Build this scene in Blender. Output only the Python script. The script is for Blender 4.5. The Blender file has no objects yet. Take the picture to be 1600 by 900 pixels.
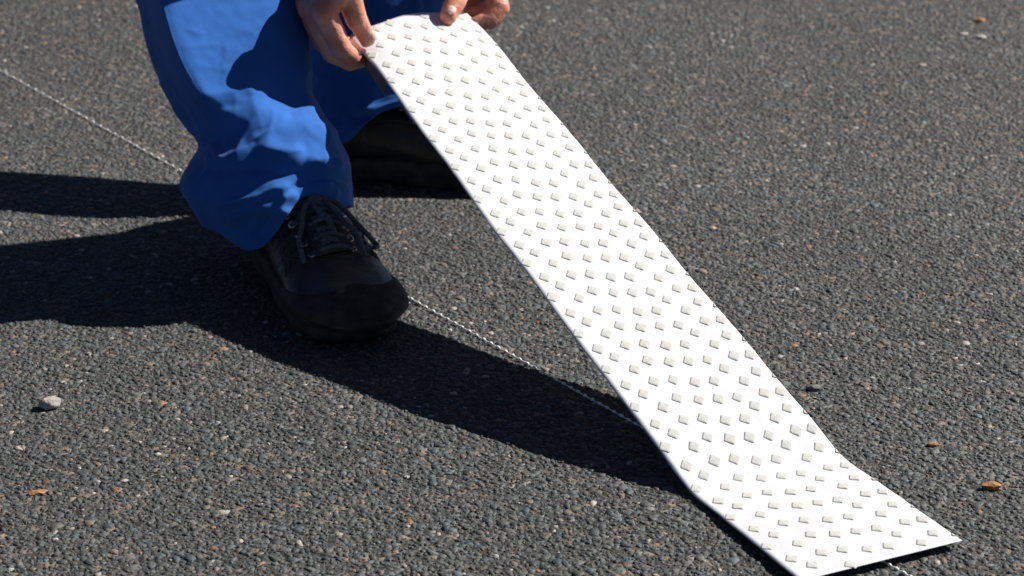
import bpy, bmesh, math, random
import numpy as np
from mathutils import Vector, Matrix, noise
from mathutils.bvhtree import BVHTree

random.seed(4); rng = np.random.default_rng(4)
scene = bpy.context.scene
C = scene.collection

# ------------------------------------------------------------------ camera
PITCH = math.radians(22.0); FPX = 3500.0; CAMH = 0.858     # FPX: focal length in pixels of a 1600 px wide frame
cam_d = bpy.data.cameras.new('camera'); cam = bpy.data.objects.new('camera', cam_d); C.objects.link(cam)
cam.location = (0, 0, CAMH); cam.rotation_euler = (math.radians(90) - PITCH, 0, 0)
cam_d.sensor_width = 36; cam_d.lens = 36 * FPX / 1600; cam_d.clip_start = 0.05; cam_d.clip_end = 500
cam_d.dof.use_dof = True; cam_d.dof.focus_distance = 1.93; cam_d.dof.aperture_fstop = 11.0
scene.camera = cam
# ------------------------------------------------------------------ light
SV = Vector((1.08, 0.50, 1.0)).normalized()                # towards the sun
world = bpy.data.worlds.new('World'); scene.world = world; world.use_nodes = True
nt = world.node_tree; nt.nodes.clear()
sky = nt.nodes.new('ShaderNodeTexSky'); sky.sky_type = 'NISHITA'; sky.sun_disc = False
sky.sun_elevation = math.asin(SV.z); sky.sun_rotation = math.atan2(SV.x, SV.y)
sky.air_density = 0.30; sky.dust_density = 0.35; sky.ozone_density = 0.6
bg = nt.nodes.new('ShaderNodeBackground'); bg.inputs['Strength'].default_value = 0.05
wo = nt.nodes.new('ShaderNodeOutputWorld')
nt.links.new(sky.outputs[0], bg.inputs[0]); nt.links.new(bg.outputs[0], wo.inputs[0])
sl = bpy.data.lights.new('sun', 'SUN'); sl.energy = 5.0; sl.angle = math.radians(0.5); sl.color = (1.0, 0.955, 0.89)
sun = bpy.data.objects.new('sun', sl); C.objects.link(sun); sun.location = (3, 1, 3)
sun.rotation_euler = (-SV).to_track_quat('-Z', 'Y').to_euler()
vs = scene.view_settings
vs.view_transform = 'Standard'; vs.look = 'None'; vs.exposure = 0.66; vs.gamma = 1.0; vs.use_curve_mapping = False
scene.render.engine = 'CYCLES'

# ------------------------------------------------------------------ helpers
SP, CP = math.sin(PITCH), math.cos(PITCH)
def P3(u, v, z):                 # a point of the place from where it shows in the photograph and its depth
    xc = (u - 800) / FPX * z; yc = (v - 450) / FPX * z
    return Vector((xc, z * CP - yc * SP, CAMH - z * SP - yc * CP))
def G(u, v, h=0.0):              # the same for a point at height h
    z = (CAMH - h) / (SP + (v - 450) / FPX * CP)
    return P3(u, v, z)
def tag(o, label=None, cat=None, group=None, kind=None):
    if label: o['label'] = label
    if cat: o['category'] = cat
    if group: o['group'] = group
    if kind: o['kind'] = kind
    return o
def empty(name, loc=(0, 0, 0)):
    o = bpy.data.objects.new(name, None); C.objects.link(o); o.location = loc; o.empty_display_size = 0.05
    return o
def link(name, me, mat=None, parent=None, smooth=True):
    o = bpy.data.objects.new(name, me); C.objects.link(o)
    if mat and not me.materials: me.materials.append(mat)
    if smooth:
        me.polygons.foreach_set('use_smooth', [True] * len(me.polygons))
    if parent:
        o.parent = parent
        o.matrix_parent_inverse = Matrix.Translation(-parent.location)
    return o
def mesh_from(name, V, F):
    me = bpy.data.meshes.new(name); me.from_pydata([tuple(v) for v in V], [], [tuple(f) for f in F]); me.update()
    return me
class MB:
    def __init__(s): s.V = []; s.F = []
    def add(s, V, F):
        n = len(s.V); s.V += [tuple(v) for v in V]; s.F += [tuple(i + n for i in f) for f in F]
    def build(s, name, mat, parent=None, smooth=True):
        return link(name, mesh_from(name, s.V, s.F), mat, parent, smooth)
    def tube(s, pts, r, n=8, cap=True, flat=1.0, up=None):
        pts = [Vector(p) for p in pts]; m = len(pts)
        rad = r if isinstance(r, (list, tuple)) else [r] * m
        V = []; F = []; prev = None
        for i, p in enumerate(pts):
            t = (pts[min(i + 1, m - 1)] - pts[max(i - 1, 0)]).normalized()
            if up is not None: a = t.cross(Vector(up)).normalized()
            elif prev is None:
                a = t.orthogonal().normalized()
            else: a = (prev - t * prev.dot(t)).normalized()
            prev = a; b = t.cross(a)
            for k in range(n):
                w = 2 * math.pi * k / n
                V.append(p + a * math.cos(w) * rad[i] + b * math.sin(w) * rad[i] * flat)
        for i in range(m - 1):
            for k in range(n):
                F.append((i * n + k, i * n + (k + 1) % n, (i + 1) * n + (k + 1) % n, (i + 1) * n + k))
        if cap:
            F.append(tuple(range(n - 1, -1, -1))); F.append(tuple((m - 1) * n + k for k in range(n)))
        s.add(V, F)
    def ellipsoid(s, c, r, nu=16, nv=10, M=None):
        c = Vector(c); V = []; F = []
        for j in range(nv + 1):
            ph = math.pi * j / nv
            for i in range(nu):
                th = 2 * math.pi * i / nu
                p = Vector((r[0] * math.sin(ph) * math.cos(th), r[1] * math.sin(ph) * math.sin(th), r[2] * math.cos(ph)))
                if M is not None: p = M @ p
                V.append(c + p)
        for j in range(nv):
            for i in range(nu):
                a = j * nu + i; b = j * nu + (i + 1) % nu
                F.append((a, a + nu, b + nu, b))
        s.add(V, F)
    def capsule(s, p0, p1, r0, r1, n=14):       # closed tapered limb piece with round ends
        p0 = Vector(p0); p1 = Vector(p1); t = (p1 - p0).normalized(); a = t.orthogonal().normalized(); b = t.cross(a)
        prof = []
        for k in range(1, 5): w = math.pi / 2 * k / 4; prof.append((p0 - t * r0 * math.cos(w), r0 * math.sin(w)))
        for k in range(0, 4): w = math.pi / 2 * k / 4; prof.append((p1 + t * r1 * math.sin(w), r1 * math.cos(w)))
        V = [p0 - t * r0]; F = []
        for c, r in prof:
            for k in range(n):
                w = 2 * math.pi * k / n; V.append(c + a * r * math.cos(w) + b * r * math.sin(w))
        V.append(p1 + t * r1); L = len(prof)
        for k in range(n): F.append((0, 1 + (k + 1) % n, 1 + k)); F.append((len(V) - 1, 1 + (L - 1) * n + k, 1 + (L - 1) * n + (k + 1) % n))
        for j in range(L - 1):
            for k in range(n):
                x = 1 + j * n + k; y = 1 + j * n + (k + 1) % n
                F.append((x, y, y + n, x + n))
        s.add(V, F)
    def chain(s, pts, rs):
        for i in range(len(pts) - 1): s.capsule(pts[i], pts[i + 1], rs[i], rs[i + 1])
def remesh(mb, voxel, it=4, fac=0.5, name='tmp'):
    me = mesh_from(name, mb.V, mb.F)
    bm = bmesh.new(); bm.from_mesh(me); bmesh.ops.remove_doubles(bm, verts=bm.verts, dist=1e-6)
    bmesh.ops.recalc_face_normals(bm, faces=bm.faces); bm.to_mesh(me); bm.free()
    o = bpy.data.objects.new(name, me); C.objects.link(o)
    m = o.modifiers.new('r', 'REMESH'); m.mode = 'VOXEL'; m.voxel_size = voxel
    if it:
        m2 = o.modifiers.new('s', 'SMOOTH'); m2.iterations = it; m2.factor = fac
    dg = bpy.context.evaluated_depsgraph_get(); out = bpy.data.meshes.new_from_object(o.evaluated_get(dg))
    bpy.data.objects.remove(o); bpy.data.meshes.remove(me)
    return out
def cr(P, n):                    # Catmull-Rom through points
    P = [Vector(p) for p in P]; out = []
    for i in range(len(P) - 1):
        a, b, c, d = P[max(i - 1, 0)], P[i], P[i + 1], P[min(i + 2, len(P) - 1)]
        for k in range(n):
            t = k / n
            out.append(.5 * (2 * b + (c - a) * t + (2 * a - 5 * b + 4 * c - d) * t * t + (3 * b - a - 3 * c + d) * t ** 3))
    out.append(P[-1]); return out

# ------------------------------------------------------------------ materials
def new_mat(name, rough=0.6, spec=0.4):
    m = bpy.data.materials.new(name); m.use_nodes = True
    b = m.node_tree.nodes['Principled BSDF']; b.inputs['Roughness'].default_value = rough
    b.inputs['Specular IOR Level'].default_value = spec
    return m, m.node_tree, b
def N(t, typ, **k):
    n = t.nodes.new(typ)
    for a, v in k.items():
        if a in n.inputs: n.inputs[a].default_value = v
        else: setattr(n, a, v)
    return n
def noise_col(t, b, c0, c1, scale, detail=4, lo=.35, hi=.65, coord='Object'):
    tc = N(t, 'ShaderNodeTexCoord'); nz = N(t, 'ShaderNodeTexNoise', Scale=scale, Detail=detail)
    t.links.new(tc.outputs[coord], nz.inputs['Vector'])
    r = N(t, 'ShaderNodeValToRGB'); r.color_ramp.elements[0].position = lo; r.color_ramp.elements[1].position = hi
    r.color_ramp.elements[0].color = (*c0, 1); r.color_ramp.elements[1].color = (*c1, 1)
    t.links.new(nz.outputs[0], r.inputs[0]); t.links.new(r.outputs[0], b.inputs['Base Color'])
    return tc, nz, r
def bump(t, b, src, strength, dist):
    bp = N(t, 'ShaderNodeBump', Strength=strength, Distance=dist)
    t.links.new(src, bp.inputs['Height']); t.links.new(bp.outputs[0], b.inputs['Normal']); return bp
def simple(name, c0, c1, scale, rough, spec=.4, bs=0, bd=.001, bscale=None, detail=4):
    m, t, b = new_mat(name, rough, spec); tc, nz, r = noise_col(t, b, c0, c1, scale, detail)
    if bs:
        n2 = N(t, 'ShaderNodeTexNoise', Scale=bscale or scale * 4, Detail=4); t.links.new(tc.outputs['Object'], n2.inputs['Vector'])
        bump(t, b, n2.outputs[0], bs, bd)
    return m

# asphalt binder: a far field of chips by Voronoi cells, real chips lie on it near by
m_bind, t, b = new_mat('asphalt_binder', .85, .25)
tc = N(t, 'ShaderNodeTexCoord')
vo = N(t, 'ShaderNodeTexVoronoi', Scale=130.0); t.links.new(tc.outputs['Object'], vo.inputs['Vector'])
vd = N(t, 'ShaderNodeTexVoronoi', Scale=130.0, feature='DISTANCE_TO_EDGE'); t.links.new(tc.outputs['Object'], vd.inputs['Vector'])
sx = N(t, 'ShaderNodeSeparateColor'); t.links.new(vo.outputs['Color'], sx.inputs[0])
r = N(t, 'ShaderNodeValToRGB'); e = r.color_ramp.elements
e[0].position = 0; e[0].color = (.036, .036, .0355, 1); e[1].position = .88; e[1].color = (.070, .070, .067, 1)
x = r.color_ramp.elements.new(.97); x.color = (.20, .15, .11, 1)
t.links.new(sx.outputs[0], r.inputs[0]); t.links.new(r.outputs[0], b.inputs['Base Color'])
bump(t, b, vd.outputs['Distance'], .9, .004)
# chips: each carries its own stone colour
m_chip, t, b = new_mat('asphalt_chips', .62, .35)
at = N(t, 'ShaderNodeAttribute', attribute_name='stone'); tc = N(t, 'ShaderNodeTexCoord')
nz = N(t, 'ShaderNodeTexNoise', Scale=900.0, Detail=3); t.links.new(tc.outputs['Object'], nz.inputs['Vector'])
mr = N(t, 'ShaderNodeMapRange'); mr.inputs[1].default_value = .3; mr.inputs[2].default_value = .7; mr.inputs[3].default_value = .62; mr.inputs[4].default_value = 1.3
t.links.new(nz.outputs[0], mr.inputs[0])
mx = N(t, 'ShaderNodeVectorMath', operation='SCALE'); t.links.new(at.outputs['Color'], mx.inputs[0]); t.links.new(mr.outputs[0], mx.inputs['Scale'])
t.links.new(mx.outputs[0], b.inputs['Base Color']); bump(t, b, nz.outputs[0], .5, .0008)

m_white, t, b = new_mat('white_film', .5, .35); tc, nz, r = noise_col(t, b, (.61, .617, .645), (.65, .657, .685), 18, 6)
n2 = N(t, 'ShaderNodeTexNoise', Scale=26.0, Detail=3); n3 = N(t, 'ShaderNodeTexNoise', Scale=1100.0, Detail=2)
for q in (n2, n3): t.links.new(tc.outputs['Object'], q.inputs['Vector'])
ad = N(t, 'ShaderNodeMath', operation='MULTIPLY_ADD'); ad.inputs[1].default_value = .05
t.links.new(n3.outputs[0], ad.inputs[0]); t.links.new(n2.outputs[0], ad.inputs[2]); bump(t, b, ad.outputs[0], .5, .004)
m_bump = simple('gritty_cream', (.475, .48, .457), (.53, .535, .512), 500, .95, .15, .45, .0005, 1500)
m_back = simple('backing_paper', (.10, .105, .085), (.16, .165, .14), 60, .7, .3)
m_blue, t, b = new_mat('blue_cotton', .88, .18)
tc, nz, r = noise_col(t, b, (.017, .092, .335), (.024, .118, .41), 14, 5)
n2 = N(t, 'ShaderNodeTexNoise', Scale=55.0, Detail=6); n3 = N(t, 'ShaderNodeTexNoise', Scale=1500.0, Detail=2)
for q in (n2, n3): t.links.new(tc.outputs['Object'], q.inputs['Vector'])
ad = N(t, 'ShaderNodeMath', operation='MULTIPLY_ADD'); ad.inputs[1].default_value = .22
t.links.new(n3.outputs[0], ad.inputs[0]); t.links.new(n2.outputs[0], ad.inputs[2]); bump(t, b, ad.outputs[0], .24, .004)
b.inputs['Sheen Weight'].default_value = .15; b.inputs['Sheen Roughness'].default_value = .4
m_skin, t, b = new_mat('skin', .48, .4)
tc, nz, r = noise_col(t, b, (.48, .175, .115), (.69, .345, .25), 38, 7)
b.inputs['Subsurface Weight'].default_value = .12; b.inputs['Subsurface Radius'].default_value = (.008, .003, .0015); b.inputs['Subsurface Scale'].default_value = .6
n2 = N(t, 'ShaderNodeTexVoronoi', Scale=420.0); t.links.new(tc.outputs['Object'], n2.inputs['Vector']); bump(t, b, n2.outputs['Distance'], .22, .0012)
m_nail = simple('nail', (.60, .36, .30), (.72, .50, .44), 120, .38, .4)
m_leather = simple('black_leather', (.014, .014, .015), (.036, .034, .032), 42, .38, .5, .45, .0014, 240, detail=8)
m_rubber = simple('black_rubber', (.012, .012, .012), (.040, .037, .033), 60, .75, .3, .3, .0008, 300)
m_lace = simple('grey_lace', (.045, .052, .066), (.11, .125, .15), 350, .8, .3, .6, .0006, 1200)
m_lace_lit = simple('lit_lace', (.22, .25, .30), (.42, .46, .52), 350, .8, .3, .6, .0006, 1200)  # rear boot's lace, colour lightened to stand in for light falling on it
m_metal, t, b = new_mat('eyelet_metal', .3, .5); b.inputs['Metallic'].default_value = 1
noise_col(t, b, (.35, .34, .32), (.62, .60, .57), 300)
m_dark = simple('boot_lining', (.008, .008, .009), (.014, .014, .015), 80, .9, .2)
m_label = simple('tongue_label', (.028, .034, .040), (.055, .062, .070), 220, .6, .35)
m_hair = simple('brown_hair', (.03, .018, .010), (.07, .042, .025), 120, .6, .4, .8, .003, 90)
m_string = simple('white_string', (.74, .73, .70), (.86, .85, .83), 300, .9, .2)
m_peb = simple('white_pebble', (.27, .245, .22), (.44, .41, .38), 160, .85, .3, .8, .0015, 320)
m_tan = simple('orange_stone', (.24, .105, .045), (.42, .23, .12), 160, .85, .3, .7, .0012, 300)
m_grey = simple('grey_stone', (.12, .122, .115), (.19, .19, .18), 160, .8, .3, .7, .0012, 300)

# ------------------------------------------------------------------ ground
me = mesh_from('asphalt_ground', [(x, y, .0018) for x, y in ((-60, -60), (60, -60), (60, 60), (-60, 60))], [(0, 1, 2, 3)])
tag(link('asphalt_ground', me, m_bind, smooth=False), kind='structure')

def chip_variants(n, lo, hi):        # crushed stone: flat broken top, sharp rim, sloping sides
    out = []
    for k in range(n):
        m = int(rng.integers(lo, hi + 1)); a = np.sort((np.arange(m) + rng.uniform(-.36, .36, m)) / m * 2 * math.pi); rr = rng.uniform(.58, 1.18, m)
        V = []; tx, ty = rng.normal(0, .11, 2)
        for sc, z in ((1.12, -.50), (.90, 0.0)):
            for q, r_ in zip(a, rr):
                x, y = r_ * sc * math.cos(q), r_ * sc * math.sin(q); V.append((x, y, z + (x * tx + y * ty) + (rng.normal(0, .05) if z > -.4 else 0)))
        F = []
        for q in range(m):
            p0, p1 = q, (q + 1) % m; F += [(p0, p1, p1 + m), (p0, p1 + m, p0 + m)]
        for q in range(1, m - 1): F.append((m, m + q, m + q + 1))
        out.append((np.array(V), np.array(F)))
    return out
def scatter(step, smin, smax, y0, y1, variants, ztop, zvar, keep=1.0):
    nx = int(3.2 / step); ny = int((y1 - y0) / step)
    gx, gy = np.meshgrid(np.arange(nx), np.arange(ny)); gx = gx.ravel(); gy = gy.ravel()
    x = -1.6 + (gx + .5 * (gy % 2) + rng.uniform(-.48, .48, len(gx))) * step
    y = y0 + (gy + rng.uniform(-.48, .48, len(gx))) * step
    ok = (np.abs(x) < .245 * y + .20) & (rng.random(len(x)) < keep)
    x, y = x[ok], y[ok]; n = len(x)
    s = smin + (smax - smin) * rng.beta(1.2, 3.2, n)
    vi = rng.integers(0, len(variants), n); Vs, Fs, Cs = [], [], []; off = 0
    col = np.empty((n, 3)); g = np.exp(rng.normal(math.log(.071), .25, n))
    patch = np.array([noise.noise(Vector((a * 2.6, b_ * 2.6, 3))) * .26 + noise.noise(Vector((a * 9, b_ * 9, 7))) * .09 for a, b_ in zip(x, y)]); g = g * (1 + patch)
    tint = rng.normal(0, 1, (n, 1)) * np.array([[-.07, 0, .07]]) + 1
    col[:] = g[:, None] * tint * np.array([[.905, .99, 1.0]])
    q = rng.random(n)
    for lo, hi, c in ((0, .022, (.175, .142, .115)), (.045, .050, (.25, .13, .07)), (.058, .075, (.32, .29, .26)), (.085, .093, (.17, .115, .105)), (.10, .20, (.100, .099, .094))):
        k = (q >= lo) & (q < hi); col[k] = np.array(c) * rng.uniform(.55, 1.25, (k.sum(), 1))
    for v in range(len(variants)):
        k = np.where(vi == v)[0]; V0, F0 = variants[v]; m = len(k)
        if not m: continue
        a = rng.uniform(0, 2 * math.pi, m); ca, sa = np.cos(a), np.sin(a)
        el = rng.uniform(.78, 1.28, m); hz = rng.uniform(.6, 1.1, m)
        X = V0[None, :, 0] * (s[k] * el)[:, None]; Y = V0[None, :, 1] * (s[k] / el)[:, None]; Z = V0[None, :, 2] * (s[k] * hz)[:, None]
        wx = X * ca[:, None] - Y * sa[:, None] + x[k][:, None]; wy = X * sa[:, None] + Y * ca[:, None] + y[k][:, None]
        top = Z.max(1); wz = Z - top[:, None] + (ztop + rng.normal(0, zvar, m))[:, None]
        P = np.stack([wx, wy, wz], 2).reshape(-1, 3)
        F = (F0[None] + (np.arange(m) * len(V0))[:, None, None] + off).reshape(-1, 3)
        Vs.append(P); Fs.append(F); Cs.append(np.repeat(col[k], len(V0), 0)); off += len(P)
    return np.concatenate(Vs), np.concatenate(Fs), np.concatenate(Cs)
def big_mesh(name, parts, mat):
    off = 0; VV, FF, CC = [], [], []
    for V, F, K in parts: VV.append(V); FF.append(F + off); CC.append(K); off += len(V)
    V = np.concatenate(VV); F = np.concatenate(FF); K = np.concatenate(CC)
    me = bpy.data.meshes.new(name); me.vertices.add(len(V)); me.loops.add(F.size); me.polygons.add(len(F))
    me.vertices.foreach_set('co', V.astype(np.float32).ravel()); me.loops.foreach_set('vertex_index', F.astype(np.int32).ravel())
    me.polygons.foreach_set('loop_start', np.arange(0, F.size, 3, dtype=np.int32)); me.polygons.foreach_set('loop_total', np.full(len(F), 3, dtype=np.int32))
    me.update(calc_edges=True)
    ca = me.color_attributes.new('stone', 'FLOAT_COLOR', 'POINT')
    ca.data.foreach_set('color', np.concatenate([K, np.ones((len(K), 1))], 1).astype(np.float32).ravel())
    return link(name, me, mat, smooth=False)
vA = chip_variants(60, 4, 7); vB = chip_variants(40, 4, 5)
parts = [scatter(.0050, .0015, .0074, 1.25, 2.55, vA, .0026, .00035), scatter(.0062, .0020, .0070, 2.55, 3.75, vB, .0026, .00035),
         scatter(.0055, .0009, .0020, 1.25, 2.40, vB, .0024, .0004), scatter(.024, .0045, .0085, 1.25, 3.75, vA, .0028, .0003, .8)]
tag(big_mesh('asphalt_chips', parts, m_chip), 'dark grey crushed stone chips set in the asphalt surface', 'asphalt', kind='stuff')
ZG = .0030                        # height of the chips' tops: what things stand on

def pebble(u, v, size, sc, mat, label, cat='pebble', name='pebble', rot=0, seed=0, group=None):
    bm = bmesh.new(); bmesh.ops.create_icosphere(bm, subdivisions=3 if mat is m_peb else 2, radius=1)
    for q in bm.verts:
        d = 1 + .22 * noise.noise(q.co * 1.3 + Vector((seed * 7.1, 2, 3))) + (.10 if mat is m_peb else .42) * noise.noise(q.co * (3.4 if mat is m_peb else 2.1) + Vector((seed, 9, 1)))
        q.co *= d; q.co = Vector((q.co.x * sc[0], q.co.y * sc[1], q.co.z * sc[2])) * size
    zmin = min(q.co.z for q in bm.verts)
    for q in bm.verts: q.co.z -= zmin
    me = bpy.data.meshes.new(name); bm.to_mesh(me); bm.free()
    o = link(name, me, mat, smooth=mat is m_peb); p = G(u, v); o.location = (p.x, p.y, ZG - .0022); o.rotation_euler = (0, 0, rot)
    tag(o, label, cat, group); return o
pebble(79, 640, .0100, (1.0, .8, .55), m_peb, 'pale whitish pebble lying alone on asphalt at lower left', rot=.3, seed=1)
pebble(57, 775, .0070, (1.2, .5, .35), m_tan, 'flat orange brown stone flake on asphalt below the pale pebble', 'stone', 'stone_flake', .3, 2)
pebble(1549, 767, .0080, (1.15, .6, .42), m_tan, 'rusty brown stone right of the strip free end', 'stone', 'loose_stone', -.1, 3)
pebble(1273, 612, .0070, (1.0, .7, .42), m_grey, 'dark grey stone sticking up beside the strip right edge', 'stone', 'loose_stone', .1, 4)
pebble(1457, 700, .0045, (1.3, .6, .45), m_tan, 'small tan stone chip between strip and rusty brown stone', 'stone', 'loose_stone', 0, 5)
pebble(1532, 61, .0078, (1, 1, .32), m_peb, 'bright white pebble far away near upper right corner', 'pebble', 'pebble', 0, 6)
pebble(1505, 56, .0064, (1.2, .9, .3), m_peb, 'small dull white pebble just left of the bright far pebble', 'pebble', 'pebble', .5, 7)
pebble(1531, 36, .0078, (1.2, .8, .4), m_tan, 'orange stone farthest away at the upper right', 'stone', 'loose_stone', .5, 8)
pebble(1441, 105, .0060, (1, .9, .32), m_peb, 'tiny pale pebble below the far white pebbles', 'pebble', 'pebble', .9, 9)

# ------------------------------------------------------------------ anti-slip strip
AL = 0.4423; PER = .0561; WID = .150
PH = [.250, .281, .278, .275, .269, .275, .267, .257, .261, .257, .261, .256, .245, .271, -.006, -.014, -.018]
dv = Vector((-math.sin(AL), math.cos(AL), 0)); cv = Vector((math.cos(AL), math.sin(AL), 0))
base = [Vector((.2230, 1.508, .0120))]
for k in range(16, -1, -1): base.append(base[-1] + PER * (dv * math.cos(PH[k]) + Vector((0, 0, math.sin(PH[k])))))
for k in range(2): base.append(base[-1] + PER * (dv * math.cos(.22) + Vector((0, 0, math.sin(.22)))))
base = base[::-1]                # base[0] is s=-3 ... base[19] is s=16
for i in range(len(base)):       # the raised part rises straight from the bend to the hands
    w = max(0, 16 - i) / 13
    base[i] = base[i] + (Vector((0, 0, CAMH)) - base[i]).normalized() * (.095 * w + .016 * math.sin(math.pi * min(1, w)))
zmin = min(p.z for p in base)
base = [p + Vector((0, 0, ZG + .0042 - zmin)) for p in base]
base.append(base[-1] - PER * (dv * math.cos(-.05) + Vector((0, 0, math.sin(-.05)))))
SM = cr(base, 10)
def srf(s, t):
    x = (s + 3) * 10; i = max(0, min(len(SM) - 2, int(math.floor(x)))); u = x - i
    p = SM[i].lerp(SM[i + 1], u)
    w = (t + .0045) / WID
    wave = .0010 * math.sin(s * 1.9 + 2.0 * w) * max(0, min(1, (14 - s) / 6))
    top = max(0.0, 1.3 - s) / 2.3
    cup = max(0.0, 7 - s) / 8; roll = max(0.0, 13 - s) / 13
    z = wave - .013 * roll * w + .004 * cup * cup * (1 - (2 * w - 1) ** 2) + .002 * top * top * math.sin(math.pi * w) - .010 * top * top * max(0, .12 - w) / .12
    return p + cv * t + Vector((0, 0, z))
def frame(s, t):
    p = srf(s, t); a = (srf(s, t + 1e-3) - p).normalized(); d = (srf(s - .02, t) - p).normalized(); n = a.cross(d).normalized()
    return p, a, n.cross(a), n
def s_end(w): return -.92 - .72 * w + .05 * math.sin(9 * w)
NS, NT = 200, 30; V = []; F = []; TH = .0004
for side in (0, 1):
    for i in range(NS + 1):
        for j in range(NT + 1):
            w = j / NT; s0 = s_end(w); s1 = 16.055; s = s0 + (s1 - s0) * i / NS
            t = -.0045 + WID * w
            if j in (0, NT): t += .0005 * noise.noise(Vector((s * 2.3, j, 1)))
            p, a, d, n = frame(s, t); V.append(p - n * TH * side)
K = (NS + 1) * (NT + 1)
for i in range(NS):
    for j in range(NT):
        a = i * (NT + 1) + j; F.append((a, a + NT + 1, a + NT + 2, a + 1)); F.append((K + a, K + a + 1, K + a + NT + 2, K + a + NT + 1))
rim = [j for j in range(NT + 1)] + [i * (NT + 1) + NT for i in range(1, NS + 1)] + [NS * (NT + 1) + j for j in range(NT - 1, -1, -1)] + [i * (NT + 1) for i in range(NS - 1, 0, -1)]
for k in range(len(rim)):
    a, b_ = rim[k], rim[(k + 1) % len(rim)]; F.append((a, b_, K + b_, K + a))
strip = empty('anti_slip_strip', srf(16, .07))
tag(strip, 'long white strip with raised cream bumps, one end held up in two hands', 'tactile strip')
sheet = link('sheet', mesh_from('sheet', V, F), m_white, strip)
cell = [(0, 0.), (.4635, 1), (.7433, 2), (.1185, 3), (.4926, 4), (.9691, 5), (.5417, 6), (.107, 7), (.6842, 8), (.1645, 9), (.7388, 10), (.2143, 11), (.4892, 12), (.8639, 13), (.2292, 14), (.6907, 15), (.2704, 16), (.8631, 17)]
bumps = []
for k in range(-2, 18):
    for fs, c in cell:
        s = k + fs; t = .0002 + c * .00884
        if c == 0: t += .0022
        if c == 16: t -= .0026
        if c == 17: t -= .0014
        w = (t + .0045) / WID
        if s < s_end(w) + .07 or s > 15.97: continue
        bumps.append((s, t, c))
def bump_mesh(name, sc0=1.0, xmax=1.0):          # a low turned square; those on the edge are cut off flush with it
    e1 = np.array([.0035, -.0031]) * sc0; e2 = np.array([-.0029, -.0041]); ring = []
    for a, b_ in ((1, 1), (-1, 1), (-1, -1), (1, -1)):
        q = ((1, .70), (.74, 1)) if a * b_ > 0 else ((.80, 1), (1, .80))
        ring += [a * e1 * x + b_ * e2 * y for x, y in q]
    cut = []
    for k in range(len(ring)):
        p, q = ring[k], ring[(k + 1) % len(ring)]
        if p[0] <= xmax: cut.append(p)
        if (p[0] <= xmax) != (q[0] <= xmax): cut.append(p + (q - p) * (xmax - p[0]) / (q[0] - p[0]))
    ring = cut; n = len(ring); c = np.mean(ring, 0)
    V = []
    for sc, z in ((1.10, -.0002), (1.0, .0005), (.82, .0008)):
        for k, p in enumerate(ring): w = c + (p - c) * sc; V.append((min(w[0], xmax), w[1], z + .0001 * math.sin(k * 2.1)))
    V.append((c[0], c[1], .0009)); F = []
    for l in range(2):
        for k in range(n): F.append((l * n + k, l * n + (k + 1) % n, (l + 1) * n + (k + 1) % n, (l + 1) * n + k))
    for k in range(n): F.append((2 * n + k, 2 * n + (k + 1) % n, 3 * n))
    me = mesh_from(name, V, F); bm = bmesh.new(); bm.from_mesh(me); bmesh.ops.recalc_face_normals(bm, faces=bm.faces); bm.to_mesh(me); bm.free()
    me.materials.append(m_bump); return me
bms = [bump_mesh('bump'), bump_mesh('bump_variant', .95)]; bme = bump_mesh('edge_bump', 1, -.0036)
bumps.sort(key=lambda q: -q[0])
stuff = MB()
for i, (s, t, c) in enumerate(bumps):
    p, a, d, n = frame(s, t); M = Matrix((a, d, n)).transposed().to_4x4(); M.translation = p
    M = M @ Matrix.Rotation(random.uniform(-.06, .06), 4, 'Z') @ Matrix.Scale(random.uniform(.93, 1.05), 4)
    me = bme if c == 17 else bms[i % 2]
    if i < 300:
        o = bpy.data.objects.new('bump', me); C.objects.link(o); o.parent = strip; o.matrix_world = M
        o.matrix_parent_inverse = Matrix.Translation(-strip.location); o.matrix_basis = M
    else:
        stuff.add([M @ v.co for v in me.vertices], [tuple(f.vertices) for f in me.polygons])
if stuff.V: tag(stuff.build('bumps', m_bump, strip, False), kind='stuff')
# curled flap of backing paper under the held left corner
fl = MB(); V = []; F = []
for i in range(13):
    for j in range(7):
        w = i / 12; q = j / 6
        p = srf(.9 - 2.0 * w, .004 + .002 * w) + Vector((-.006 * math.sin(q * 2.2), -.004 * q, -.002 - .020 * q * (1 - .35 * w)))
        V.append(p)
for i in range(12):
    for j in range(6): a = i * 7 + j; F.append((a, a + 1, a + 8, a + 7))
fl.add(V, F); fo = fl.build('backing_paper', m_back, strip); md = fo.modifiers.new('thick', 'SOLIDIFY'); md.thickness = .0006

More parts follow.
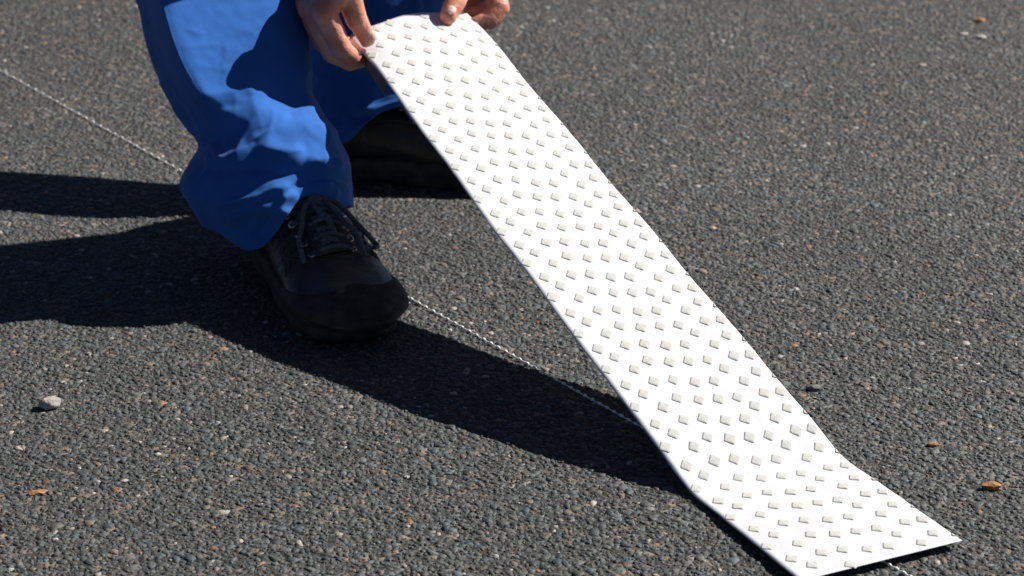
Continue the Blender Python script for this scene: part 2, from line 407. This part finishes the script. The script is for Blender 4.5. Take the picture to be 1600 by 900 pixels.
# ------------------------------------------------------------------ string
def build_string():
    p0 = G(-130, 113 - 130 * .555, 0); p1 = G(1500, 951, 0); p0.z = p1.z = .0036
    mb = MB(); n = 240; d = (p1 - p0).normalized(); sd = Vector((-d.y, d.x, 0))
    pts = []
    for i in range(n + 1):
        q = p0.lerp(p1, i / n); q += sd * .0008 * noise.noise(Vector((i * .15, 0, 0))); q.z += .0006 * noise.noise(Vector((i * .4, 4, 0))); pts.append(q)
    mb.tube(pts, .00042, 6)
    o = mb.build('string', m_string)
    tag(o, 'thin white knotted string stretched taut across the asphalt under the boot', 'string')
    mk = MB(); u = -125.0
    while u < 1495:
        p = G(u, 113 + u * .5585, 0); f = (p - p0).dot(d); p = p0 + d * f; p.z = .0038
        L = .0025 * random.uniform(.8, 1.2)
        mk.ellipsoid(p, (L, .0015, .0014), 8, 6, Matrix.Rotation(math.atan2(d.y, d.x), 3, 'Z'))
        for k in range(2):      # frayed whiskers of each knot
            a = random.uniform(0, 6.28); w = (sd * math.cos(a) + Vector((0, 0, abs(math.sin(a)))) + d * random.uniform(-.6, .6)).normalized()
            mk.tube([p, p + w * random.uniform(.0012, .0024)], [.00030, .00012], 4)
        u += 11.3
    tag(mk.build('knots', m_string, o), kind='stuff')
build_string()

# ------------------------------------------------------------------ person
person = empty('person', (-.2, 2.3, ZG))
tag(person, 'person in blue trousers and black boots bending down, holding the white strip in both hands', 'person')

# --- trouser legs: lofted rings, folds pushed out along strokes
def interp(tab, x):
    if x <= tab[0][0]: return np.array(tab[0][1:], float)
    for a, b_ in zip(tab, tab[1:]):
        if x <= b_[0]:
            u = (x - a[0]) / (b_[0] - a[0]); return np.array(a[1:], float) * (1 - u) + np.array(b_[1:], float) * u
    return np.array(tab[-1][1:], float)
def smooth_tab(tab):
    P = cr([Vector(q) for q in [tuple(r) + (0,) * (4 - len(r)) for r in tab]], 8); return [tuple(p) for p in P]
def closed_spline(P, n):
    m = len(P); out = []
    for k in range(n):
        x = k / n * m; i = int(x); t = x - i
        a, b_, c, d = [np.array(P[(i + o) % m]) for o in (-1, 0, 1, 2)]
        out.append(.5 * (2 * b_ + (c - a) * t + (2 * a - 5 * b_ + 4 * c - d) * t * t + (3 * b_ - a - 3 * c + d) * t ** 3))
    return np.array(out)
SEC_FLAT = [(1, -.30), (.97, .04), (.64, .40), (.22, .76), (-.18, 1.06), (-.50, 1.32), (-.60, 1.24), (-.83, .56), (-1, -.02), (-.88, -.5), (-.4, -.85), (.2, -.9), (.75, -.6)]
SEC_ROUND = [(1, 0), (.92, .42), (.66, .72), (.3, .90), (-.1, .96), (-.42, .90), (-.68, .72), (-.90, .40), (-1, 0), (-.85, -.5), (-.45, -.85), (.15, -.92), (.72, -.66)]
def stroke_dist(px, py, pts):
    best = np.full(px.shape, 1e9); side = np.zeros(px.shape); tt = np.zeros(px.shape); L = 0
    seg = [math.dist(a, b_) for a, b_ in zip(pts, pts[1:])]; tot = sum(seg)
    for (a, b_), sl_ in zip(zip(pts, pts[1:]), seg):
        dx, dy = b_[0] - a[0], b_[1] - a[1]
        u = np.clip(((px - a[0]) * dx + (py - a[1]) * dy) / (sl_ * sl_), 0, 1)
        ex, ey = px - a[0] - u * dx, py - a[1] - u * dy; d = np.hypot(ex, ey)
        k = d < best; best = np.where(k, d, best); side = np.where(k, np.sign(dx * ey - dy * ex), side); tt = np.where(k, (L + u * sl_) / tot, tt); L += sl_
    return best, side, tt
def project(Pn):
    x = Pn[..., 0]; y = Pn[..., 1]; z = Pn[..., 2] - CAMH
    zc = y * CP - z * SP; yc = -y * SP - z * CP
    return 800 + FPX * x / zc, 450 + FPX * yc / zc
def leg(tab, v0, hem, hem_back, depth, strokes, upper, rows=230, around=220, seed=0, flat_to=190, flat_w=60):
    tab = smooth_tab(tab); sf = closed_spline(SEC_FLAT, around); sr = closed_spline(SEC_ROUND, around)
    P = np.zeros((rows + 1, around, 3)); D = np.zeros((rows + 1, around, 3))
    a0 = P3((interp(tab, v0)[0] + interp(tab, v0)[1]) / 2, v0, interp(tab, v0)[2]); hv = 330
    a1 = P3((interp(tab, hv)[0] + interp(tab, hv)[1]) / 2, hv, interp(tab, hv)[2])
    ax = (a0 - a1).normalized(); e1 = Vector((1, 0, 0)); e1 = (e1 - ax * e1.dot(ax) * .35).normalized(); e2 = ax.cross(e1).normalized()
    if e2.y > 0: e2 = -e2
    for i in range(rows + 1):
        for j in range(around):
            t = i / rows
            sa = sr[j]
            # hem height follows the angle
            fr = 1 / (1 + math.exp(-sa[1] * 6)); un = sa[0]
            vh = fr * np.interp(un, [h[0] for h in hem], [h[1] for h in hem]) + (1 - fr) * hem_back
            v = v0 + t * (vh - v0)
            uL, uR, z = interp(tab, v)[:3]
            k = 1 / (1 + math.exp((v - flat_to) / (flat_w / 6)))
            s = sf[j] * k + sr[j] * (1 - k)
            c = P3((uL + uR) / 2, v, z); w = (uR - uL) / 2 * z / FPX
            o = e1 * (s[0] * w) + e2 * (s[1] * w * depth)
            P[i, j] = c + o; D[i, j] = (o.normalized())
    px, py = project(P); disp = np.zeros(px.shape)
    front = D @ np.array(e2) > -.15
    for pts, amp, wid, sharp in strokes:
        d, sd, tt = stroke_dist(px, py, pts); env = np.clip(np.minimum(tt, 1 - tt) * 5, 0, 1) ** .7
        if sharp > 0: wd = np.where(sd > 0, wid * sharp, wid / sharp)      # one flank steeper
        else: wd = wid
        disp += np.where(front, amp * env * np.exp(-(d / wd) ** 1.15), 0)
    disp -= (.0013 * np.exp(-((np.linspace(0, 1, rows + 1) - .945) / .006) ** 2))[:, None]      # stitched hem line
    for i in range(rows + 1):
        t = i / rows
        for j in range(around):
            q = Vector(P[i, j]) * 1.0
            lo = t * t
            rz = (1 - abs(noise.noise(Vector((q.x * 8 + seed, q.y * 8, q.z * 26 + q.x * 14))))) ** 5; ry = (1 - abs(noise.noise(Vector((q.x * 15, q.y * 15 + seed, q.z * 20 - q.x * 22))))) ** 6
            disp[i, j] += (.0008 + .0062 * max(0, t - .42) / .58) * rz + (.0006 + .0035 * max(0, t - .35) / .65) * ry      # sharp creases, deeper where the cloth bunches up
            disp[i, j] += .0022 * lo * noise.noise(Vector((q.x * 26, q.y * 26, q.z * 48 + seed))) + .0022 * noise.noise(Vector((q.x * 20, q.y * 20, q.z * 12 + seed))) + .0008 * (noise.noise(Vector((q.x * 90, q.y * 90, q.z * 90))))
    for _ in range(1):               # cloth folds are smooth across a few threads
        disp = (disp * 2 + np.roll(disp, 1, 1) + np.roll(disp, -1, 1)) / 4
        disp[1:-1] = (disp[1:-1] * 2 + disp[:-2] + disp[2:]) / 4
    P = P + D * disp[..., None]
    V = [tuple(p) for r_ in P for p in r_]; F = []
    for i in range(rows):
        for j in range(around): a = i * around + j; b_ = i * around + (j + 1) % around; F.append((a, b_, b_ + around, a + around))
    # turned-in hem
    c = P[rows].mean(0); n0 = len(V)
    for step, (ins, up) in enumerate(((.0012, -.0008), (.0030, .0005), (.0042, .012), (.006, .05))):
        for j in range(around):
            p = P[rows, j]; r_ = (c - p); r_ = r_ / np.linalg.norm(r_); V.append(tuple(p + r_ * ins + np.array(ax) * up))
    for s_ in range(4):
        for j in range(around):
            a = (rows * around if s_ == 0 else n0 + (s_ - 1) * around) + j; b_ = (rows * around if s_ == 0 else n0 + (s_ - 1) * around) + (j + 1) % around
            c_ = n0 + s_ * around + (j + 1) % around; d_ = n0 + s_ * around + j
            F.append((a, b_, c_, d_))
    # upper leg to the hip: rings every few centimetres
    r0 = P[0]; c0 = r0.mean(0); prev = 0; n1 = len(V)
    path = cr([c0] + [u[0] for u in upper], 8); rad = cr([Vector((1, 0, 0))] + [Vector((u[1] , 0, 0)) for u in upper], 8)
    for k in range(1, len(path)):
        tdir = (path[min(k + 1, len(path) - 1)] - path[k - 1]).normalized()
        qrot = Vector(ax).rotation_difference(tdir)
        for j in range(around):
            V.append(tuple(path[k] + (qrot @ Vector(r0[j] - c0)) * rad[k].x))
    for k in range(1, len(path)):
        pa = 0 if k == 1 else n1 + (k - 2) * around; pb = n1 + (k - 1) * around
        for j in range(around): F.append((pb + j, pb + (j + 1) % around, pa + (j + 1) % around, pa + j))
    return V, F
tab_f = [(-70, 190, 448, 2.315), (-30, 203, 455, 2.31), (0, 215, 462, 2.306), (60, 229, 475, 2.302), (110, 247, 480, 2.297), (160, 275, 486, 2.292), (195, 300, 504, 2.289), (222, 313, 522, 2.286), (252, 302, 537, 2.288),
         (280, 292, 547, 2.283), (310, 302, 549, 2.280), (340, 322, 546, 2.277), (365, 346, 541, 2.275), (395, 358, 536, 2.273), (420, 366, 532, 2.272)]
hem_f = [(-1, 352), (-.78, 380), (-.55, 400), (-.3, 398), (-.05, 378), (.2, 352), (.42, 330), (.6, 324), (.8, 332), (.95, 346), (1, 336)]
st_f = [([(318, 236), (332, 250), (372, 240), (402, 226)], .0050, 12, 1.0),
        ([(300, 262), (345, 268), (400, 262), (442, 272), (500, 262)], -.0080, 14, 1.0),
        ([(400, 228), (420, 236), (446, 240), (474, 236)], .0075, 13, 1.0),
        ([(402, 216), (412, 205), (440, 190), (470, 172)], -.0045, 9, 1.0),
        ([(388, 226), (420, 205), (455, 178)], .0045, 9, 1.0),
        ([(345, 321), (395, 312), (430, 296), (452, 291)], .0065, 8, 1.0),
        ([(350, 333), (400, 324), (440, 309)], -.0055, 7, 1.0),
        ([(358, 354), (380, 338), (420, 318), (468, 304)], .0065, 8, 1.0),
        ([(455, 296), (500, 278), (540, 282)], -.006, 9, 1.0),
        ([(478, 258), (510, 246), (535, 262)], .005, 12, 1.0),
        ([(500, 292), (520, 284), (545, 292)], .005, 8, 1.0),
        ([(290, 45), (305, 50), (322, 56)], .0022, 6, 1.0), ([(285, 75), (315, 72), (345, 68)], .0016, 8, 1.0),
        ([(295, 152), (340, 148), (385, 140), (420, 152)], .0028, 9, 1.0), ([(300, 170), (345, 166), (395, 163)], -.0022, 9, 1.0),
        ([(300, 100), (350, 108), (380, 112)], .0014, 12, 1.0), ([(320, 205), (340, 190), (355, 165)], .0022, 9, 1.0),
        ([(250, 120), (280, 180), (310, 214)], .003, 9, 1.0), ([(316, 214), (330, 222), (350, 225)], -.005, 8, 1.0)]
V1, F1 = leg(tab_f, -70, hem_f, 325, .98, st_f, [(Vector((-.400, 2.39, .44)), 1.04), (Vector((-.46, 2.46, .60)), 1.15), (Vector((-.49, 2.52, .80)), 1.2)], seed=3)
tab_r = [(-70, 470, 702, 2.55), (0, 478, 696, 2.545), (60, 482, 684, 2.545), (110, 484, 674, 2.545), (160, 488, 660, 2.545), (190, 494, 650, 2.545), (220, 500, 642, 2.545), (250, 504, 636, 2.545)]
hem_r = [(-1, 232), (-.6, 240), (-.3, 226), (0, 200), (.3, 178), (.6, 168), (1, 166)]
st_r = [([(545, 175), (590, 168), (640, 150)], .007, 9, 1.3), ([(500, 184), (560, 186), (620, 172), (650, 158)], -.007, 8, 1.0), ([(550, 200), (590, 186), (640, 166)], .006, 8, 1.2),
        ([(495, 110), (560, 120), (640, 105)], -.004, 12, 1.0), ([(660, -20), (668, 20), (672, 60)], -.004, 6, 1.0), ([(650, -20), (656, 40)], .003, 8, 1.0)]
V2, F2 = leg(tab_r, -70, hem_r, 176, .62, st_r, [(Vector((-.25, 2.66, .46)), 1.0), (Vector((-.31, 2.68, .62)), 1.1), (Vector((-.35, 2.66, .80)), 1.15)], rows=150, around=150, seed=11, flat_to=-200)
mb = MB(); mb.add(V1, F1); mb.add(V2, F2)
pel = MB(); pel.ellipsoid((-.42, 2.59, .85), (.19, .17, .15), 24, 16); mb.add(pel.V, pel.F)
trousers = mb.build('trousers', m_blue, person); trousers['label'] = 'blue cotton work trousers bunched up over the boots'

# --- bare skin: arms, hands, neck and head as one surface
sk = MB()
# right hand (at the strip's left corner): thumb on top, fingers curled below
def PZ(u, v, dz): return P3(u, v, 2.287 + dz)
W_r = P3(506, -82, 2.335)
sk.chain([PZ(533, -38, -.040), PZ(545, -8, -.026), PZ(556, 28, -.016), PZ(574, 60, .001)], [.0160, .0128, .0110, .0090])          # thumb
sk.chain([PZ(506, 20, -.030), PZ(535, 78, -.018), PZ(556, 93, .008), PZ(577, 90, .022)], [.0130, .0106, .0093, .0078])      # index
sk.chain([PZ(492, 22, -.014), PZ(519, 82, -.004), PZ(546, 97, .020), PZ(568, 93, .034)], [.0130, .0106, .0094, .0078])      # middle
sk.chain([PZ(484, 16, .004), PZ(505, 68, .012), PZ(534, 86, .032), PZ(556, 85, .044)], [.0122, .0102, .0091, .0076])        # ring
sk.chain([PZ(480, 6, .020), PZ(494, 50, .026), PZ(520, 66, .042), PZ(540, 65, .052)], [.0112, .0092, .0082, .0069])         # little
for a, b_ in ((PZ(507, 20, -.030), W_r), (PZ(494, 20, -.014), W_r), (PZ(486, 12, .004), W_r), (PZ(482, 4, .018), W_r)): sk.capsule(a, b_, .0148, .021)
sk.capsule(PZ(536, -18, -.032), PZ(505, -20, -.010), .0150, .018); sk.capsule(PZ(514, 6, -.028), PZ(538, -10, -.028), .0120, .0130)
# left hand (at the strip's right corner)
def QZ(u, v, dz): return P3(u, v, 2.356 + dz)
W_l = P3(782, -92, 2.52)
sk.chain([QZ(742, -60, .095), QZ(724, -28, .050), QZ(712, 2, .014), QZ(700, 26, .002)], [.0160, .0124, .0110, .0094])     # thumb
sk.chain([QZ(770, -28, .075), QZ(780, 12, .040), QZ(766, 31, .036), QZ(744, 37, .034)], [.0132, .0110, .0097, .0082])        # index
sk.chain([QZ(764, -34, .090), QZ(772, 4, .060), QZ(755, 18, .052), QZ(735, 22, .052)], [.0130, .0106, .0095, .0080])         # middle
sk.chain([QZ(760, -40, .105), QZ(765, -6, .078), QZ(748, 6, .068), QZ(730, 8, .066)], [.0122, .0102, .0091, .0078])          # ring
sk.chain([QZ(756, -48, .118), QZ(757, -18, .094), QZ(742, -6, .084), QZ(727, -4, .080)], [.0112, .0092, .0082, .0070])       # little
for a in (QZ(770, -28, .075), QZ(764, -34, .090), QZ(760, -40, .105), QZ(756, -48, .116)): sk.capsule(a, W_l, .0148, .021)
sk.capsule(QZ(738, -48, .085), QZ(758, -60, .100), .0150, .018)
hands = sk; sk = MB()
S_r = Vector((-.285, 2.17, .83)); S_l = Vector((.065, 2.49, .83)); E_r = Vector((-.21, 2.23, .55)); E_l = Vector((.125, 2.462, .465))
sk.chain([W_r, W_r.lerp(E_r, .45), E_r, S_r], [.025, .036, .040, .048]); sk.chain([W_l, W_l.lerp(E_l, .45), E_l, S_l], [.025, .036, .040, .048])
neck0 = Vector((-.12, 2.25, .90)); neck1 = Vector((-.055, 2.155, .885)); headc = Vector((-.01, 2.09, .865))
sk.chain([S_r, neck0, S_l], [.05, .055, .05]); sk.chain([neck0, neck1, headc], [.06, .056, .06])
fd = Vector((.45, -.55, -.70)).normalized(); upv = Vector((.55, -.62, .55)); upv = (upv - fd * upv.dot(fd)).normalized(); sdv = upv.cross(fd).normalized()
HM = Matrix((sdv, fd, upv)).transposed()          # head axes: side, face, crown
def HP(x, y, z): return headc + HM @ Vector((x, y, z))
sk.ellipsoid(HP(0, 0, .02), (.074, .094, .095), 24, 16, HM); sk.ellipsoid(HP(0, .030, -.050), (.058, .062, .065), 20, 12, HM)
sk.capsule(HP(0, .088, .012), HP(0, .112, -.022), .010, .014); sk.ellipsoid(HP(0, .082, -.062), (.024, .014, .010), 12, 8, HM)
for x in (-1, 1):
    sk.ellipsoid(HP(.076 * x, -.005, .0), (.010, .018, .030), 12, 8, HM); sk.ellipsoid(HP(.032 * x, .080, .036), (.020, .012, .008), 12, 8, HM)
for Wp, Ep in ((W_r, E_r), (W_l, E_l)): hands.capsule(Wp, Wp.lerp(Ep, .35), .024, .031)
hm = remesh(hands, .0016, 5, .5)
CREASE = [(PZ(556, 28, -.016), PZ(574, 60, .001) - PZ(556, 28, -.016)), (PZ(545, -8, -.026), PZ(556, 28, 0) - PZ(545, -8, -.01)), (PZ(535, 78, -.018), PZ(535, 78, 0) - PZ(506, 20, -.012)), (PZ(556, 93, .008), PZ(577, 90, .02) - PZ(535, 78, -.018)),
          (PZ(519, 82, -.004), PZ(519, 82, 0) - PZ(492, 22, 0)), (QZ(712, 2, .010), QZ(700, 25, 0) - QZ(712, 2, .018)), (QZ(724, -28, .05), QZ(712, 2, .01) - QZ(724, -28, .05)), (QZ(780, 12, .04), QZ(780, 12, .04) - QZ(770, -28, .075)), (QZ(766, 31, .036), QZ(744, 37, .034) - QZ(780, 12, .04)), (QZ(772, 4, .06), QZ(772, 4, .06) - QZ(764, -34, .09))]
co_ = np.empty(len(hm.vertices) * 3); no_ = np.empty(len(hm.vertices) * 3)
hm.vertices.foreach_get('co', co_); hm.vertices.foreach_get('normal', no_); co_ = co_.reshape(-1, 3); no_ = no_.reshape(-1, 3)
for vi in range(len(co_)):       # skin folds over the joints, tendons and small unevenness
    vc = Vector(co_[vi]); d = .0005 * noise.noise(vc * 95) + .0004 * noise.noise(vc * 210)
    for c, ax in CREASE:
        q = vc - c
        if q.length < .018:
            t_ = q.dot(ax.normalized()); d += -.00055 * math.exp(-(t_ / .006) ** 2) * (.5 + .5 * math.cos(t_ * 2 * math.pi / .0032 + 2.5 * noise.noise(vc * 130))) + .0007 * math.exp(-(t_ / .008) ** 2)
    co_[vi] += no_[vi] * d
hm.vertices.foreach_set('co', co_.ravel())
bm = bmesh.new(); bm.from_mesh(hm); bm.from_mesh(remesh(sk, .0042, 4, .5)); hm = bpy.data.meshes.new('body'); bm.to_mesh(hm); bm.free()
body = link('body', hm, m_skin, person); body['label'] = 'bare hands gripping the strip, arms and head above'
# nails, eyes, hair
def nail(c, d, n_, L, Wd, nm='thumbnail'):
    d = d.normalized(); n_ = (n_ - d * n_.dot(d)).normalized(); s_ = d.cross(n_); V = []; F = []
    for i in range(7):
        for j in range(7):
            x = (i / 6 - .5); y = (j / 6 - .5); w = Wd * math.sqrt(max(0, 1 - (2 * x) ** 6)) * (.9 + .1 * x)
            V.append(c + d * x * L + s_ * y * w - n_ * (.0022 * (2 * y) ** 2 + .0012 * (2 * x) ** 4))
    for i in range(6):
        for j in range(6): a = i * 7 + j; F.append((a, a + 1, a + 8, a + 7))
    m_ = MB(); m_.add(V, F); o = m_.build(nm, m_nail, person); k = o.modifiers.new('t', 'SOLIDIFY'); k.thickness = .0010; return o
tocam = Vector((0, -CP, SP))
def on_skin(bv, p):
    loc, nn, i, d = bv.find_nearest(p); return loc, nn
bvb = BVHTree.FromPolygons([v.co[:] for v in body.data.vertices], [tuple(f.vertices) for f in body.data.polygons])
for a, b_, off in ((PZ(556, 28, -.016), PZ(574, 60, .001), Vector((.002, 0, 0))), (QZ(712, 2, .014), QZ(700, 26, .002), Vector((.001, 0, 0)))):
    d = (b_ - a).normalized(); c = a.lerp(b_, .88); n_ = Vector((0.25, -.55, .8)); n_ = (n_ - d * n_.dot(d)).normalized()
    loc, nn, ii, dd = bvb.ray_cast(c + n_ * .05 + off, -n_)
    if loc is None: loc = c + n_ * .009
    nail(loc + n_ * .0017, d, n_, .0120, .0112)
for x in (-1, 1):
    e_ = MB(); e_.ellipsoid(HP(.032 * x, .076, .020), (.013, .012, .010), 12, 8, HM); e_.build('eye', simple('eye_white', (.6, .6, .58), (.7, .7, .68), 40, .2), person)
hr = MB(); hr.ellipsoid(HP(0, -.018, .036), (.082, .094, .090), 24, 16, HM); hr.ellipsoid(HP(0, -.05, -.01), (.070, .060, .075), 20, 12, HM)
link('hair', remesh(hr, .005, 2), m_hair, person)
jk = MB()
jk.chain([Vector((-.43, 2.60, .86)), Vector((-.33, 2.48, .92)), Vector((-.20, 2.33, .92)), Vector((-.13, 2.26, .89))], [.15, .150, .150, .10])
jk.chain([S_r, Vector((-.13, 2.27, .87)), S_l], [.080, .11, .080]); jk.chain([S_r, E_r, E_r.lerp(W_r, .35)], [.075, .062, .056]); jk.chain([S_l, E_l, E_l.lerp(W_l, .35)], [.075, .062, .056])
jo = link('jacket', remesh(jk, .008, 3), m_blue, person)

# --- boots
def boot(toe, dirv, label, lace_style, length=.300, sc=1.0, lm=None, dx=0.0):
    x_ = Vector((dirv[0], dirv[1], 0)).normalized(); y_ = Vector((-x_.y, x_.x, 0)); heel = Vector((toe.x, toe.y, 0)) - x_ * length * sc
    def L(x, y, z): return heel + (x_ * x + y_ * y) * sc + Vector((0, 0, z * sc + ZG))
    R3 = Matrix((x_, y_, Vector((0, 0, 1)))).transposed()
    prof = [(.010, .085, .030), (.035, .112, .037), (.07, .118, .041), (.11, .112, .044), (.145, .096, .049), (.18, .076, .052), (.215, .059, .055), (.245, .052, .054), (.268, .047, .048), (.284, .041, .036)]
    mb = MB(); pr = smooth_tab([q + (0,) for q in prof])
    for x, zt, w, _ in pr[::2]:
        mb.ellipsoid(L(x, 0, (zt + .012) / 2), (.018 * sc, w * sc, (zt - .012) / 2 * sc), 24, 14, R3)
    for k in range(9):
        z = .085 + .005 * k; mb.ellipsoid(L(.074 - .25 * (z - .085), 0, z), ((.060 - .10 * (z - .085)) * sc, .041 * sc, .020 * sc), 24, 10, R3)
    me = remesh(mb, .0026, 6, .5)
    # leather creases across the vamp, done in the surface itself
    inv = R3.transposed()
    for v in me.vertices:
        q = inv @ (v.co - heel) / sc; x, y, z = q
        if z > .05:
            f = math.exp(-((x - .175) / .028) ** 2)
            v.co.z += sc * f * (.0016 * math.sin(x * 520 + y * 60 + 2 * noise.noise(Vector((x * 30, y * 30, 0))))) + sc * .0016 * noise.noise(Vector((x * 38, y * 38, z * 38 + length)))
    up = link('boot', me, m_leather, person); up['label'] = label
    bv = BVHTree.FromPolygons([v.co[:] for v in me.vertices], [tuple(f.vertices) for f in me.polygons])
    def drop(x, y, lift=.001):                   # onto the upper from above
        h, n_, i, d = bv.ray_cast(L(x, y, .30), Vector((0, 0, -1)))
        return (h + n_ * lift * sc, n_) if h else (L(x, y, .1), Vector((0, 0, 1)))
    def side(x, s, z, lift=.001):                # onto the upper from the side
        h, n_, i, d = bv.ray_cast(L(x, s * .2, z), -y_ * s)
        return (h + n_ * lift * sc, n_) if h else (L(x, s * .05, z), y_ * s)
    # sole: welt and lugged outsole
    n = 72; ring = []
    for k in range(n):
        w = 2 * math.pi * k / n; cx = math.cos(w); sy = math.sin(w)
        x = .146 + .156 * math.copysign(abs(cx) ** .78, cx)
        hw = np.interp(x, [-.01, .02, .06, .11, .15, .2, .25, .28, .302], [.034, .040, .042, .043, .047, .054, .057, .053, .045])
        ring.append((x, math.copysign(abs(sy) ** .72, sy) * hw))
    so = MB(); V = []; F = []
    lay = [(.0, .955, 1), (.004, .975, 1), (.012, .99, 1), (.0135, .970, 0), (.0150, .970, 0), (.0165, 1.0, 0), (.026, 1.015, 0), (.031, 1.0, 0), (.033, .93, 0)]
    for z, s_, lug in lay:
        for k, (x, y) in enumerate(ring):
            g = .955 if (lug and k % 4 in (0, 1)) else 1
            arch = .006 * math.exp(-((x - .105) / .022) ** 2) if z < .006 else 0
            spring = .010 * max(0, (x - .24) / .06) ** 2
            V.append(L(.146 + (x - .146) * s_ * (1 - (1 - g) * .35), y * s_ * g, z + arch + spring))
    for l in range(len(lay) - 1):
        for k in range(n): F.append((l * n + k, l * n + (k + 1) % n, (l + 1) * n + (k + 1) % n, (l + 1) * n + k))
    F.append(tuple(range(n - 1, -1, -1))); F.append(tuple((len(lay) - 1) * n + k for k in range(n)))
    so.add(V, F); so.build('sole', m_rubber, up)
    # rubber bumper round the toe
    tcap = MB(); V = []; F = []; na, nb = 40, 8
    for i in range(na + 1):
        w = math.radians(-118 + 236 * i / na)
        for j in range(nb + 1):
            q = j / nb; z = .029 + (.014 + .008 * math.cos(w)) * q
            c = L(.235, 0, z); d = (x_ * math.cos(w) * 1.05 + y_ * math.sin(w)).normalized()
            h, n_, ii, dd = bv.ray_cast(c + d * .2, -d)
            p = h if h else c + d * .05
            V.append(p + d * sc * (.0040 * (1 - q ** 3) + .0004))
    for i in range(na):
        for j in range(nb): a = i * (nb + 1) + j; F.append((a, a + 1, a + nb + 2, a + nb + 1))
    tcap.add(V, F); o = tcap.build('toe_bumper', m_rubber, up)
    # panel seams
    seams = MB()
    so_ = [(.262 - .0, 0)]
    for off in (0, .004):
        pts = [drop(.205 + off - 12 * y * y, y, .0003)[0] for y in np.linspace(-.046, .046, 23)]; seams.tube(pts, .0010 * sc, 6)
        for s_ in (-1, 1):
            P_ = [(.05, .050 + off), (.09, .072 + off), (.13, .078 + off), (.17, .066 + off), (.20, .048 + off)]
            pts = [side(p.x, s_, p.y, .0003)[0] for p in cr([Vector((a, b_, 0)) for a, b_ in P_], 6)]; seams.tube(pts, .0010 * sc, 6)
    seams.build('seam', m_leather, up)
    # tongue
    tg = MB(); V = []; F = []
    for i in range(13):
        x = .182 + dx - .075 * i / 12
        for j in range(9):
            y = (j / 8 - .5) * (.036 + .012 * i / 12)
            p, n_ = drop(x, y, .0022); p = p + (Vector((0, 0, .004)) - x_ * .004) * max(0, (i - 7) / 5) ** 1.4 * sc; V.append(p)
    for i in range(12):
        for j in range(8): a = i * 9 + j; F.append((a, a + 1, a + 10, a + 9))
    tg.add(V, F); o = tg.build('tongue', m_leather, up); k = o.modifiers.new('t', 'SOLIDIFY'); k.thickness = .003; k.offset = 1
    lb = MB(); V = []; F = []
    for i in range(5):
        for j in range(5):
            x = .122 + dx - .016 * i / 4; y = (j / 4 - .5) * .028
            p, n_ = drop(x, y, .0068); f_ = max(0, ((.182 + dx - x) / .075 * 12 - 7) / 5) ** 1.4
            V.append(p + (Vector((0, 0, .004)) - x_ * .004) * f_ * sc)
    for i in range(4):
        for j in range(4): a = i * 5 + j; F.append((a, a + 1, a + 6, a + 5))
    lb.add(V, F); o = lb.build('tongue_label', m_label, up); k = o.modifiers.new('t', 'SOLIDIFY'); k.thickness = .0015
    # collar
    cl = MB(); pts = [L(.058 + .052 * math.cos(w), .040 * math.sin(w), .138 + .004 * math.cos(2 * w)) for w in np.linspace(0, 2 * math.pi, 33)]; cl.tube(pts, .008 * sc, 8); cl.build('collar', m_leather, up)
    # eyelets and laces
    rows = [(.176 + dx, .021), (.162 + dx, .023), (.148 + dx, .0245), (.134 + dx, .026), (.121 + dx, .0275)]; pos = {}
    for i, (x, y) in enumerate(rows):
        for s_ in (-1, 1):
            p, n_ = drop(x, s_ * y, .0006); pos[i, s_] = (p, n_)
            a = n_.orthogonal().normalized(); b_ = n_.cross(a); ey = MB()
            ey.tube([p + (a * math.cos(w) + b_ * math.sin(w)) * .0034 * sc for w in np.linspace(0, 2 * math.pi, 13)], .0013 * sc, 6, cap=False); ey.build('eyelet', m_metal, up)
    lc = MB()
    for i in range(len(rows)):
        (a, na_), (b_, nb_) = pos[i, -1], pos[i, 1]; mid, nm = drop((rows[i][0]), 0, .006)
        lc.tube(cr([a, a.lerp(mid, .5) + nm * .003, mid + nm * .001, b_.lerp(mid, .5) + nm * .003, b_], 5), .0026 * sc, 8, flat=.75)
        if i + 1 < len(rows):
            for s_ in (-1, 1):
                a = pos[i, s_][0]; b_ = pos[i + 1, -s_][0]; mid = a.lerp(b_, .5); m2, nm = drop(*[(q) for q in ((rows[i][0] + rows[i + 1][0]) / 2, 0)], .008)
                lc.tube(cr([a, a.lerp(m2, .6), m2 + nm * .001 * s_, m2.lerp(b_, .4), b_], 5), .0026 * sc, 8, flat=.75)
    kn, nk = drop(.124 + dx, 0, .009)
    lc.ellipsoid(kn, (.008 * sc, .006 * sc, .006 * sc), 12, 8)
    for P_ in lace_style:
        pts = [kn] + [drop(x + dx, y, l)[0] for x, y, l in P_]
        lc.tube(cr(pts, 6), (.0038 if lm else .0030) * sc, 8, flat=.7)
    lc.build('lace', lm or m_lace, up)
    return up
loopsA = [[(.132, .018, .012), (.150, .034, .011), (.166, .044, .008), (.172, .040, .006)], [(.134, .010, .012), (.150, .018, .013), (.168, .024, .010), (.188, .027, .004)],
          [(.130, -.012, .011), (.145, -.020, .010), (.163, -.027, .007), (.182, -.031, .003)], [(.136, -.003, .012), (.150, .003, .010), (.164, .006, .007)]]
boot(G(580, 553), (.41, -.91), 'black work boot nearer the camera, in the strip shadow', loopsA, dx=.022)
loopsB = [[(.130, -.012, .014), (.150, -.022, .013), (.172, -.030, .009), (.192, -.036, .004)], [(.126, -.016, .012), (.136, -.027, .010), (.150, -.034, .006), (.164, -.037, .003)],
          [(.134, -.006, .014), (.150, -.012, .014), (.170, -.018, .010)], [(.130, .012, .012), (.145, .022, .010), (.160, .030, .006)]]
rt = G(456, 299); boot(Vector((rt.x + .285, rt.y + .030, 0)), (1.0, -.12), 'black work boot farther back, partly behind the strip', loopsB, sc=.95, lm=m_lace_lit)
